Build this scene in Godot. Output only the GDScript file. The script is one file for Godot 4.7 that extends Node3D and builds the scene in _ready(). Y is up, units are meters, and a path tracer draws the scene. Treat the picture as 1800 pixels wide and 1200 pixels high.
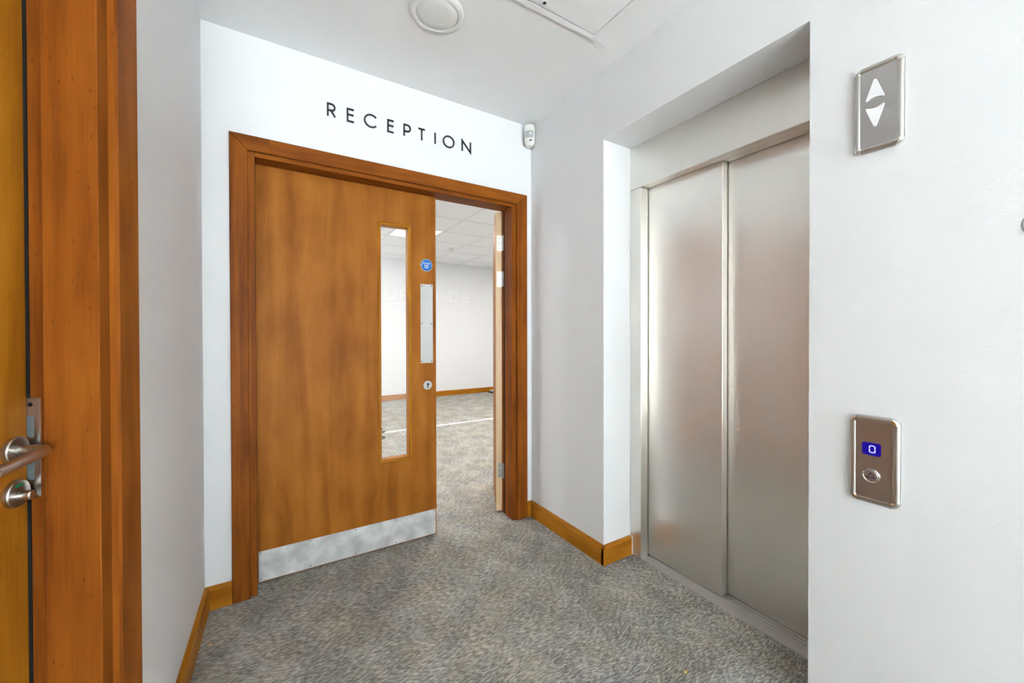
extends Node3D

# ---------------------------------------------------------------- layout (metres, y up)
const CEIL := 2.597
const ZB := -2.205          # corridor face of the wall with the reception doors
const XR := 1.515           # face of the lift wall
const LIFT_X := 1.715       # face of the lift frame
const REC_A := -1.532       # lift recess, far side
const REC_B := -0.598       # lift recess, near side
const SOFFIT := 2.237
const ZE := 5.60           # added glazed end of the corridor, set far back to even the light
const ZF := -7.35           # far wall of the reception room
const WASH := Vector3(-0.264, 0, -1.231)   # where the angled wall with the washroom door begins
const WASH_TURN := -16.0

var M := {}
var used := {}
var rng := RandomNumberGenerator.new()

# ---------------------------------------------------------------- scene tree helpers
func numbered(n: String) -> String:
	if not used.has(n):
		used[n] = 0
		return n
	used[n] += 1
	return "%s_%03d" % [n, used[n]]

func tag(o: Node3D, label: String, category: String, group := "", kind := "") -> Node3D:
	o.set_meta("label", label)
	o.set_meta("category", category)
	if group: o.set_meta("group", group)
	if kind: o.set_meta("kind", kind)
	return o

func thing(called: String, label: String, category: String, at := Transform3D.IDENTITY, group := "", kind := "") -> Node3D:
	var o := Node3D.new()
	o.name = numbered(called)
	add_child(o)
	o.transform = at
	tag(o, label, category, group, kind)
	return o

func new_st() -> SurfaceTool:
	var st := SurfaceTool.new()
	st.begin(Mesh.PRIMITIVE_TRIANGLES)
	return st

func part(called: String, st: SurfaceTool, m: Material, parent: Node3D, label := "") -> MeshInstance3D:
	st.generate_normals()
	var o := MeshInstance3D.new()
	o.name = called
	o.mesh = st.commit()
	o.material_override = m
	o.cast_shadow = GeometryInstance3D.SHADOW_CASTING_SETTING_ON
	parent.add_child(o, true)
	if label: o.set_meta("label", label)
	return o

func whole(called: String, st: SurfaceTool, m: Material, label: String, category: String, kind := "", group := "") -> MeshInstance3D:
	st.generate_normals()
	var o := MeshInstance3D.new()
	o.name = numbered(called)
	o.mesh = st.commit()
	o.material_override = m
	add_child(o)
	tag(o, label, category, group, kind)
	return o

# ---------------------------------------------------------------- mesh helpers
# UVs run in metres: v along the grain axis, u across it.
func uv_of(p: Vector3, n: Vector3, grain: int) -> Vector2:
	var a := n.abs()
	var k := 0 if a.x >= a.y and a.x >= a.z else (1 if a.y >= a.z else 2)
	if k == grain:
		return Vector2(p[(k + 1) % 3], p[(k + 2) % 3])
	var o := 3 - k - grain
	return Vector2(p[o], -p[grain])

func face(st: SurfaceTool, pts: Array, n: Vector3, grain: int, off: Vector2) -> void:
	# a flat convex face whose front looks along n
	var nn: Vector3 = (pts[1] - pts[0]).cross(pts[2] - pts[0])
	var order := pts.duplicate()
	if nn.dot(n) > 0.0:
		order.reverse()
	for i in range(1, order.size() - 1):
		for p in [order[0], order[i], order[i + 1]]:
			st.set_smooth_group(-1)
			st.set_uv(uv_of(p, n, grain) + off)
			st.add_vertex(p)

func box(st: SurfaceTool, lo: Vector3, hi: Vector3, c := 0.0, grain := 1, off := Vector2.ZERO) -> void:
	var a := Vector3(minf(lo.x, hi.x), minf(lo.y, hi.y), minf(lo.z, hi.z))
	var b := Vector3(maxf(lo.x, hi.x), maxf(lo.y, hi.y), maxf(lo.z, hi.z))
	var e := [a, b]
	for k in 3:
		var i := (k + 1) % 3
		var j := (k + 2) % 3
		for s in 2:
			var n := Vector3.ZERO
			n[k] = -1.0 if s == 0 else 1.0
			var q := []
			for w in [[0, 0], [1, 0], [1, 1], [0, 1]]:
				var p := Vector3.ZERO
				p[k] = e[s][k]
				p[i] = e[w[0]][i] + (c if w[0] == 0 else -c)
				p[j] = e[w[1]][j] + (c if w[1] == 0 else -c)
				q.append(p)
			face(st, q, n, grain, off)
		if c > 0.0:
			for w in [[0, 0], [1, 0], [1, 1], [0, 1]]:   # edges along axis k
				var si := 1.0 if w[0] == 0 else -1.0
				var sj := 1.0 if w[1] == 0 else -1.0
				var p1 := Vector3.ZERO
				p1[i] = e[w[0]][i]; p1[j] = e[w[1]][j] + c * sj; p1[k] = a[k] + c
				var p2 := Vector3.ZERO
				p2[i] = e[w[0]][i] + c * si; p2[j] = e[w[1]][j]; p2[k] = a[k] + c
				var p3 := p2; p3[k] = b[k] - c
				var p4 := p1; p4[k] = b[k] - c
				var n := Vector3.ZERO
				n[i] = -si; n[j] = -sj * 0.99
				face(st, [p1, p2, p3, p4], n, grain, off)
	if c > 0.0:
		for x in 2:
			for y in 2:
				for z in 2:
					var o := Vector3(e[x].x, e[y].y, e[z].z)
					var s := Vector3(c if x == 0 else -c, c if y == 0 else -c, c if z == 0 else -c)
					face(st, [o + Vector3(0, s.y, s.z), o + Vector3(s.x, 0, s.z), o + Vector3(s.x, s.y, 0)], -s, grain, off)

func centre(pts: Array) -> Vector3:
	var c := Vector3.ZERO
	for p in pts: c += p
	return c / pts.size()

# convex outline (2D) extruded along the local z of f, from d0 to d1, front edge chamfered by c
func slab(st: SurfaceTool, poly: Array, f: Transform3D, d0: float, d1: float, c := 0.0, grain := 1, off := Vector2.ZERO) -> void:
	var n := poly.size()
	var mid := Vector2.ZERO
	for p in poly: mid += p
	mid /= n
	var inner := []
	for i in n:
		if c == 0.0:
			inner.append(poly[i])
			continue
		var p0: Vector2 = poly[(i + n - 1) % n]
		var p1: Vector2 = poly[i]
		var p2: Vector2 = poly[(i + 1) % n]
		var e1 := (p1 - p0).normalized()
		var e2 := (p2 - p1).normalized()
		var n1 := Vector2(-e1.y, e1.x)
		var n2 := Vector2(-e2.y, e2.x)
		if n1.dot(mid - p1) < 0: n1 = -n1
		if n2.dot(mid - p1) < 0: n2 = -n2
		var b := n1 + n2
		inner.append(p1 + b * (c / (1.0 + n1.dot(n2))))
	var to := func(p: Vector2, d: float) -> Vector3: return f * Vector3(p.x, p.y, d)
	var back := []
	var rim := []
	var front := []
	for i in n:
		back.append(to.call(poly[i], d0))
		rim.append(to.call(poly[i], d1 - c))
		front.append(to.call(inner[i], d1))
	var ax := f.basis.z
	face(st, front, ax, grain, off)
	face(st, back, -ax, grain, off)
	var m := f * Vector3(mid.x, mid.y, (d0 + d1) / 2)
	for i in n:
		var j := (i + 1) % n
		face(st, [back[i], back[j], rim[j], rim[i]], out_of([back[i], back[j], rim[j]], m), grain, off)
		if c > 0.0:
			face(st, [rim[i], rim[j], front[j], front[i]], out_of([rim[i], rim[j], front[j]], m), grain, off)

func out_of(q: Array, m: Vector3) -> Vector3:
	var n: Vector3 = (q[1] - q[0]).cross(q[2] - q[0]).normalized()
	return n if n.dot(q[0] - m) > 0 else -n

# a wall standing on a convex plan outline (x, z)
func prism(st: SurfaceTool, plan: Array, y0: float, y1: float, grain := 1, off := Vector2.ZERO) -> void:
	var f := Transform3D(Basis(Vector3(1, 0, 0), Vector3(0, 0, 1), Vector3(0, 1, 0)), Vector3.ZERO)
	slab(st, plan, f, y0, y1, 0.0, grain, off)

# profile (x, y) swept along the z of f from z0 to z1; convex
func bar(st: SurfaceTool, profile: Array, f: Transform3D, z0: float, z1: float, grain := 2, off := Vector2.ZERO) -> void:
	slab(st, profile, f, z0, z1, 0.0, grain, off)

# profile points (radius, height) turned about the y axis of f; each profile span has its own smooth group unless soft
func lathe(st: SurfaceTool, prof: Array, f := Transform3D.IDENTITY, seg := 32, soft := false) -> void:
	for k in prof.size() - 1:
		var a: Vector2 = prof[k]
		var b: Vector2 = prof[k + 1]
		for i in seg:
			var t0 := TAU * i / seg
			var t1 := TAU * (i + 1) / seg
			var p := [Vector3(a.x * cos(t0), a.y, a.x * sin(t0)), Vector3(a.x * cos(t1), a.y, a.x * sin(t1)), Vector3(b.x * cos(t1), b.y, b.x * sin(t1)), Vector3(b.x * cos(t0), b.y, b.x * sin(t0))]
			for q in [[0, 1, 2], [0, 2, 3]]:
				if p[q[0]].distance_to(p[q[1]]) < 1e-7 or p[q[1]].distance_to(p[q[2]]) < 1e-7 or p[q[0]].distance_to(p[q[2]]) < 1e-7:
					continue
				for v in q:
					st.set_smooth_group(1 if soft else k + 1)
					st.set_uv(Vector2(p[v].x, p[v].z))
					st.add_vertex(f * p[v])

func tube(st: SurfaceTool, pts: Array, r: float, seg := 14, caps := true) -> void:
	var rings := []
	var up := Vector3.UP
	for i in pts.size():
		var d: Vector3 = (pts[mini(i + 1, pts.size() - 1)] - pts[maxi(i - 1, 0)]).normalized()
		if absf(d.dot(up)) > 0.97 and i == 0: up = Vector3.RIGHT
		var x := up.cross(d).normalized()
		var y := d.cross(x).normalized()
		up = y
		var ring := []
		for k in seg:
			var t := TAU * k / seg
			ring.append(pts[i] + (x * cos(t) + y * sin(t)) * r)
		rings.append(ring)
	for i in pts.size() - 1:
		for k in seg:
			var k2 := (k + 1) % seg
			var q := [rings[i][k], rings[i][k2], rings[i + 1][k2], rings[i + 1][k]]
			for v in [0, 2, 1, 0, 3, 2]:
				st.set_smooth_group(1)
				st.set_uv(Vector2(float(k) / seg, float(i)))
				st.add_vertex(q[v])
	if caps:
		face(st, rings[0], pts[0] - pts[1], 1, Vector2.ZERO)
		face(st, rings[-1], pts[-1] - pts[-2], 1, Vector2.ZERO)

# a flat ribbon of width w along pts (2D), extruded along the local z of f: one stroke of a letter
func stroke(st: SurfaceTool, pts: Array, w: float, f: Transform3D, d0: float, d1: float, closed := false) -> void:
	var n := pts.size()
	var L := []
	var R := []
	for i in n:
		var a: Vector2 = pts[(i + n - 1) % n] if closed else pts[maxi(i - 1, 0)]
		var b: Vector2 = pts[i]
		var c: Vector2 = pts[(i + 1) % n] if closed else pts[mini(i + 1, n - 1)]
		var e1 := (b - a).normalized() if b != a else (c - b).normalized()
		var e2 := (c - b).normalized() if c != b else e1
		var n1 := Vector2(-e1.y, e1.x)
		var n2 := Vector2(-e2.y, e2.x)
		var m := (n1 + n2) / (1.0 + n1.dot(n2))
		L.append(b + m * w / 2)
		R.append(b - m * w / 2)
	for i in (n if closed else n - 1):
		var j := (i + 1) % n
		slab(st, [L[i], L[j], R[j], R[i]], f, d0, d1)

func arc(c: Vector2, rx: float, ry: float, a0: float, a1: float, steps: int) -> Array:
	var out := []
	for i in steps + 1:
		var t := deg_to_rad(lerpf(a0, a1, float(i) / steps))
		out.append(c + Vector2(cos(t) * rx, sin(t) * ry))
	return out

# strokes of one capital, in a cell of height 1 (width in the second item)
func glyph(ch: String, wide := 1.0) -> Array:
	var s := []
	var w := 0.6
	match ch:
		"R":
			w = 0.56
			s = [[Vector2(0, 0), Vector2(0, 1), Vector2(0.3, 1)] + arc(Vector2(0.3, 0.74), 0.25, 0.26, 90, -90, 10) + [Vector2(0, 0.48)], [Vector2(0.24, 0.48), Vector2(0.58, 0)]]
		"E":
			w = 0.52
			s = [[Vector2(0.52, 1), Vector2(0, 1), Vector2(0, 0), Vector2(0.52, 0)], [Vector2(0, 0.54), Vector2(0.5, 0.54)]]
		"C":
			w = 0.95
			s = [arc(Vector2(0.52, 0.5), 0.52, 0.52, 42, 318, 26)]
		"P":
			w = 0.56
			s = [[Vector2(0, 0), Vector2(0, 1), Vector2(0.3, 1)] + arc(Vector2(0.3, 0.71), 0.27, 0.29, 90, -90, 10) + [Vector2(0, 0.42)]]
		"T":
			w = 0.56
			s = [[Vector2(0, 1), Vector2(0.58, 1)], [Vector2(0.29, 1), Vector2(0.29, 0)]]
		"I":
			w = 0.0
			s = [[Vector2(0, 1), Vector2(0, 0)]]
		"O":
			w = 1.04
			s = [arc(Vector2(0.52, 0.5), 0.52, 0.52, 0, 345, 23)]
		"N":
			w = 0.72
			s = [[Vector2(0, 0), Vector2(0, 1), Vector2(0.72, 0), Vector2(0.72, 1)]]
		"U":
			w = 0.8
			s = [[Vector2(0, 1), Vector2(0, 0.38)] + arc(Vector2(0.4, 0.38), 0.4, 0.38, 180, 360, 14) + [Vector2(0.8, 1)]]
		"L":
			w = 0.55
			s = [[Vector2(0, 1), Vector2(0, 0), Vector2(0.55, 0)]]
		"A":
			w = 0.86
			s = [[Vector2(0, 0), Vector2(0.43, 1), Vector2(0.86, 0)], [Vector2(0.15, 0.33), Vector2(0.71, 0.33)]]
		"D":
			w = 0.85
			s = [[Vector2(0.38, 0), Vector2(0, 0), Vector2(0, 1), Vector2(0.38, 1)] + arc(Vector2(0.38, 0.5), 0.47, 0.5, 90, -90, 14)]
		"S":
			w = 0.72
			s = [arc(Vector2(0.37, 0.745), 0.33, 0.255, 35, 250, 12) + arc(Vector2(0.37, 0.255), 0.37, 0.255, 75, -155, 14)]
	for q in s:
		for i in q.size():
			q[i] = Vector2(q[i].x * wide, q[i].y)
	return [s, w * wide]

# ---------------------------------------------------------------- materials
func plain(name_: String, c: Color, rough: float, metal := 0.0) -> StandardMaterial3D:
	var m := StandardMaterial3D.new()
	m.resource_name = name_
	m.albedo_color = c
	m.roughness = rough
	m.metallic = metal
	return m

func noise(seed_: int, freq: float, octaves := 3) -> FastNoiseLite:
	var n := FastNoiseLite.new()
	n.seed = seed_
	n.frequency = freq
	n.noise_type = FastNoiseLite.TYPE_SIMPLEX_SMOOTH
	n.fractal_type = FastNoiseLite.FRACTAL_FBM
	n.fractal_octaves = octaves
	return n

# straight-grained timber veneer, 1 m across and 2.2 m along the grain
func wood_image(seed_: int, deep: Color, mid: Color, pale: Color, bands: float) -> ImageTexture:
	var w := 512
	var h := 640
	var fine := noise(seed_, 1.0, 2)
	var warp := noise(seed_ + 1, 1.0, 2)
	var blot := noise(seed_ + 2, 1.0, 3)
	var fleck := noise(seed_ + 3, 1.0, 1)
	var img := Image.create(w, h, false, Image.FORMAT_RGB8)
	for y in h:
		var fy := float(y) / h * 2.2
		for x in w:
			var fx := float(x) / w
			var wv := warp.get_noise_2d(fx * 4.0, fy * 0.8) * 0.035
			var leafn := fine.get_noise_2d((fx + wv) * 9.0 * bands, fy * 0.5 + 40.0)
			var ring := sin((fx + wv * 1.6) * 120.0 + blot.get_noise_2d(fx * 3.0, fy * 0.6) * 14.0)
			var grain := fine.get_noise_2d(fx * 210.0, fy * 5.0)
			var b := blot.get_noise_2d(fx * 6.0 + 9.0, fy * 3.0)
			var t := 0.5 + 0.42 * leafn + 0.03 * ring + 0.16 * grain + 0.30 * b
			var f := fleck.get_noise_2d(fx * 95.0, fy * 38.0)
			if f > 0.80: t -= (f - 0.80) * 3.0
			t = clampf(t, 0.0, 1.0)
			var c := deep.lerp(mid, t * 2.0) if t < 0.5 else mid.lerp(pale, t * 2.0 - 1.0)
			img.set_pixel(x, y, c)
	return ImageTexture.create_from_image(img)

func wood(name_: String, tex: ImageTexture, rough := 0.45, tint := Color.WHITE) -> StandardMaterial3D:
	var m := plain(name_, tint, rough)
	m.albedo_texture = tex
	m.uv1_scale = Vector3(1.0, 1.0 / 2.2, 1.0)
	m.metallic_specular = 0.2
	return m

func grey_image(w: int, h: int, f: Callable) -> ImageTexture:
	var img := Image.create(w, h, false, Image.FORMAT_RGB8)
	for y in h:
		for x in w:
			var v: float = clampf(f.call(x, y), 0.0, 1.0)
			img.set_pixel(x, y, Color(v, v, v))
	return ImageTexture.create_from_image(img)

func make_materials() -> void:
	# paint
	var rough_tex := NoiseTexture2D.new()
	rough_tex.width = 256; rough_tex.height = 256; rough_tex.seamless = true
	rough_tex.noise = noise(5, 0.09, 3)
	for d in [["wall", Color(0.885, 0.886, 0.884)], ["ceiling", Color(0.935, 0.935, 0.930)]]:
		var m := plain(d[0] + "_paint", d[1], 0.62)
		m.heightmap_enabled = true
		m.heightmap_texture = rough_tex
		m.heightmap_scale = 0.03
		m.uv1_triplanar = true
		m.uv1_world_triplanar = true
		m.uv1_scale = Vector3(5, 5, 5)
		M[d[0]] = m
	# timber
	var veneer := wood_image(11, Color(0.505, 0.282, 0.085), Color(0.610, 0.368, 0.130), Color(0.680, 0.435, 0.165), 1.0)
	var frame := wood_image(31, Color(0.400, 0.195, 0.060), Color(0.520, 0.280, 0.085), Color(0.600, 0.345, 0.110), 1.6)
	var honey := wood_image(57, Color(0.560, 0.330, 0.070), Color(0.670, 0.425, 0.110), Color(0.740, 0.500, 0.150), 1.2)
	M.veneer = wood("cherry_veneer", veneer)
	M.frame = wood("cherry_frame", frame)
	M.honey = wood("honey_veneer", honey, 0.42)
	M.skirting = wood("honey_skirting", honey, 0.4)
	M.bead = wood("honey_bead", honey, 0.4)
	M.lipping = plain("pale_lipping", Color(0.86, 0.74, 0.57), 0.45)
	# brushed steel: fine vertical scratches
	var sn := noise(71, 1.0, 2)
	var scratch := grey_image(512, 256, func(x, y): return 0.5 + 0.4 * sn.get_noise_2d(x * 0.9, y * 0.012) + 0.15 * sn.get_noise_2d(x * 0.08, y * 0.01 + 50.0))
	for d in [["steel", Color(0.945, 0.930, 0.905), 0.34, 0.75], ["steel_frame", Color(0.91, 0.90, 0.875), 0.36, 0.6]]:
		var m := plain("brushed_" + d[0], d[1], d[2], 1.0)
		m.anisotropy_enabled = true
		m.anisotropy = d[3]
		m.heightmap_enabled = true
		m.heightmap_texture = scratch
		m.heightmap_scale = 0.002
		m.uv1_scale = Vector3(2.0, 1.0, 1.0)
		M[d[0]] = m
	M.satin = plain("satin_steel", Color(0.74, 0.73, 0.71), 0.3, 1.0)
	M.chrome = plain("polished_chrome", Color(0.86, 0.85, 0.83), 0.12, 1.0)
	M.fascia = plain("satin_fascia", Color(0.70, 0.69, 0.68), 0.33, 1.0)
	M.keep = plain("shaded_keep", Color(0.42, 0.47, 0.48), 0.5, 0.4)  # grey darkened to read as the shade inside a recess
	M.screw = plain("dark_screw", Color(0.22, 0.21, 0.2), 0.45, 0.8)
	# scuffed aluminium of the kick plate
	var kn := noise(91, 1.0, 4)
	var kt := NoiseTexture2D.new()
	kt.width = 512; kt.height = 256; kt.seamless = true
	kt.noise = noise(93, 0.012, 5)
	var kr := Gradient.new()
	kr.set_color(0, Color(0.70, 0.70, 0.69)); kr.set_color(1, Color(0.92, 0.92, 0.91))
	kt.color_ramp = kr
	var k := plain("scuffed_aluminium", Color.WHITE, 0.5, 0.25)
	k.albedo_texture = kt
	k.roughness_texture = grey_image(256, 128, func(x, y): return 0.8 + 0.3 * kn.get_noise_2d(x * 0.05, y * 0.04))
	k.uv1_scale = Vector3(1.3, 2.6, 1)
	M.kick = k
	M.plate = plain("satin_aluminium", Color(0.72, 0.715, 0.705), 0.45, 0.5)
	M.sill = plain("sill_aluminium", Color(0.74, 0.73, 0.71), 0.45, 0.5)
	M.black = plain("black_rubber", Color(0.02, 0.02, 0.02), 0.9)
	M.letter = plain("black_acrylic", Color(0.10, 0.105, 0.115), 0.45)
	M.white_plastic = plain("white_plastic", Color(0.90, 0.90, 0.885), 0.4)
	M.cream_plastic = plain("cream_plastic", Color(0.86, 0.855, 0.82), 0.42)
	M.lens = plain("pale_grey_lens", Color(0.68, 0.69, 0.70), 0.25)
	M.arrow = plain("opal_plastic", Color(0.93, 0.93, 0.93), 0.4)
	M.room_letter = plain("white_letter", Color(0.95, 0.95, 0.945), 0.5)
	M.blue = plain("blue_sign", Color(0.07, 0.42, 0.72), 0.4)
	M.sign_white = plain("sign_white", Color(0.95, 0.95, 0.95), 0.45)
	M.green = plain("green_vacant_mark", Color(0.05, 0.50, 0.33), 0.45)
	M.dark_folder = plain("dark_folder", Color(0.16, 0.17, 0.19), 0.5)
	M.paper = plain("paper", Color(0.86, 0.85, 0.84), 0.8)
	M.cable = plain("dark_cable", Color(0.13, 0.15, 0.12), 0.55)
	M.crumb = plain("crumb", Color(0.80, 0.70, 0.42), 0.8)
	M.chip = plain("pale_chip", Color(0.86, 0.87, 0.87), 0.7)
	M.tile = plain("ceiling_tile", Color(0.955, 0.957, 0.955), 0.85)
	M.tbar = plain("white_grid_bar", Color(0.90, 0.90, 0.89), 0.5)
	M.caulk = plain("white_filler", Color(0.93, 0.91, 0.88), 0.7)
	M.alloy = plain("grey_window_frame", Color(0.35, 0.36, 0.37), 0.45, 0.3)
	M.paving = plain("paving", Color(0.26, 0.26, 0.27), 0.9)
	var g := plain("clear_glass", Color(1, 1, 1, 0.03), 0.02)
	g.transparency = BaseMaterial3D.TRANSPARENCY_ALPHA
	M.glass = g
	var dp := plain("led_diffuser", Color(1, 1, 1), 0.6)
	dp.emission_enabled = true
	dp.emission = Color(1.0, 0.975, 0.93)
	dp.emission_energy_multiplier = 0.16
	M.led = dp
	var dis := plain("blue_display", Color(0.02, 0.02, 0.2), 0.15)
	dis.emission_enabled = true
	dis.emission = Color(0.10, 0.06, 0.62)
	dis.emission_energy_multiplier = 0.08
	M.display = dis
	var dig := plain("lit_segment", Color(0.6, 0.6, 1.0), 0.3)
	dig.emission_enabled = true
	dig.emission = Color(0.74, 0.72, 1.0)
	dig.emission_energy_multiplier = 0.12
	M.digit = dig
	M.indigo = plain("indigo_print", Color(0.17, 0.15, 0.38), 0.4)
	make_carpet()

# flecked loop-pile carpet: short pale and dark dashes lying along x
func make_carpet() -> void:
	var n := 1024
	var streak := noise(201, 0.020, 3)
	var tall: Image = streak.get_seamless_image(n, n)
	var dash := noise(202, 0.045, 2)
	var small: Image = dash.get_seamless_image(n, n)
	var blotch: Image = noise(203, 0.006, 3).get_seamless_image(n, n)
	var spk := RandomNumberGenerator.new()
	spk.seed = 7
	var a := tall.get_data()
	var b := small.get_data()
	var c := blotch.get_data()
	var bytes := PackedByteArray()
	bytes.resize(n * n * 3)
	var high := PackedByteArray()
	high.resize(n * n)
	var dark := Color(0.445, 0.437, 0.418)
	var mid := Color(0.62, 0.606, 0.572)
	var light := Color(0.80, 0.78, 0.735)
	for y in n:
		for x in n:
			# dashes: stretch the noise four times along x, tilt it a little
			var yy := (y + int(sin(x * TAU / n * 3.0) * 7.0) + n) % n
			var i4 := ((yy * 3) % n) * n + ((x / 2 * 2) % n)
			var i2 := ((yy * 4) % n) * n + (x % n)
			var v := (a[i4] * 0.25 + b[i2] * 0.75) / 255.0
			v = (v - 0.5) * 1.6 + (c[y * n + x] / 255.0 - 0.5) * 0.42 + 0.47 + spk.randf_range(-0.13, 0.13)
			v = clampf(v, 0.0, 1.0)
			var col := dark.lerp(mid, v * 2.0) if v < 0.5 else mid.lerp(light, v * 2.0 - 1.0)
			var tone := (c[((y + 300) % n) * n + ((x + 500) % n)] / 255.0 - 0.5) * 0.08   # yarn mix drifts from taupe to slate
			col = Color(col.r * (1.0 + tone * 0.5), col.g, col.b * (1.0 - tone))
			var k := (y * n + x) * 3
			bytes[k] = int(minf(col.r, 1.0) * 255); bytes[k + 1] = int(col.g * 255); bytes[k + 2] = int(minf(col.b, 1.0) * 255)
			high[y * n + x] = int(v * 255)
	var m := plain("grey_flecked_carpet", Color.WHITE, 0.95)
	m.albedo_texture = ImageTexture.create_from_image(Image.create_from_data(n, n, false, Image.FORMAT_RGB8, bytes))
	m.heightmap_enabled = true
	m.heightmap_texture = ImageTexture.create_from_image(Image.create_from_data(n, n, false, Image.FORMAT_L8, high))
	m.heightmap_scale = 0.25
	m.uv1_scale = Vector3(1.0 / 1.5, 1.0 / 1.5, 1)
	m.metallic_specular = 0.2
	M.carpet = m

# ---------------------------------------------------------------- set-up
func _ready() -> void:
	rng.seed = 42
	camera_and_light()
	make_materials()
	structure()
	reception_doorway()
	washroom_doorway()
	lift()
	lift_panels()
	corridor_details()
	reception_room()

func camera_and_light() -> void:
	var cam := Camera3D.new()
	cam.name = "camera"
	add_child(cam)
	# solved from the photograph's wall lines: yaw 31.7 right, pitch 0.42 down, small roll, slight lens shift
	var right := Vector3(0.85054, -0.00217, 0.52590)
	var up := Vector3(0.00573, 0.99997, -0.00514)
	cam.transform = Transform3D(Basis(right, up, right.cross(up)).orthonormalized(), Vector3(0, 1.22, 0))
	cam.projection = Camera3D.PROJECTION_FRUSTUM
	cam.near = 0.05
	cam.far = 200.0
	var f := 699.83
	cam.size = 1200.0 / f * cam.near
	cam.frustum_offset = Vector2(0, -8.92 / f * cam.near)
	cam.current = true

	var env := Environment.new()
	env.background_mode = Environment.BG_SKY
	var sky := Sky.new()
	var sm := ProceduralSkyMaterial.new()
	sm.sky_top_color = Color(0.80, 0.88, 0.98)
	sm.sky_horizon_color = Color(0.92, 0.96, 1.0)
	sm.ground_bottom_color = Color(0.5, 0.5, 0.48)
	sm.ground_horizon_color = Color(0.75, 0.75, 0.74)
	sm.sun_angle_max = 1.0
	sky.sky_material = sm
	env.sky = sky
	env.background_energy_multiplier = 0.62
	env.tonemap_mode = Environment.TONE_MAPPER_LINEAR
	env.tonemap_exposure = 10.0
	env.sdfgi_enabled = true
	env.ssao_enabled = true
	env.ssil_enabled = true
	# sun from the entrance side: it falls on the paving and just inside the added glazed screen, well behind the viewpoint
	var sun := DirectionalLight3D.new()
	sun.name = "sun"
	sun.light_energy = 15.0
	sun.light_color = Color(0.91, 0.955, 1.0)
	sun.light_angular_distance = 0.6
	sun.shadow_enabled = true
	sun.sky_mode = DirectionalLight3D.SKY_MODE_LIGHT_ONLY
	add_child(sun)
	sun.look_at_from_position(Vector3(-0.4, 8.0, 6.2), Vector3.ZERO)
	var we := WorldEnvironment.new()
	we.name = "world_environment"
	we.environment = env
	add_child(we)

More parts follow.
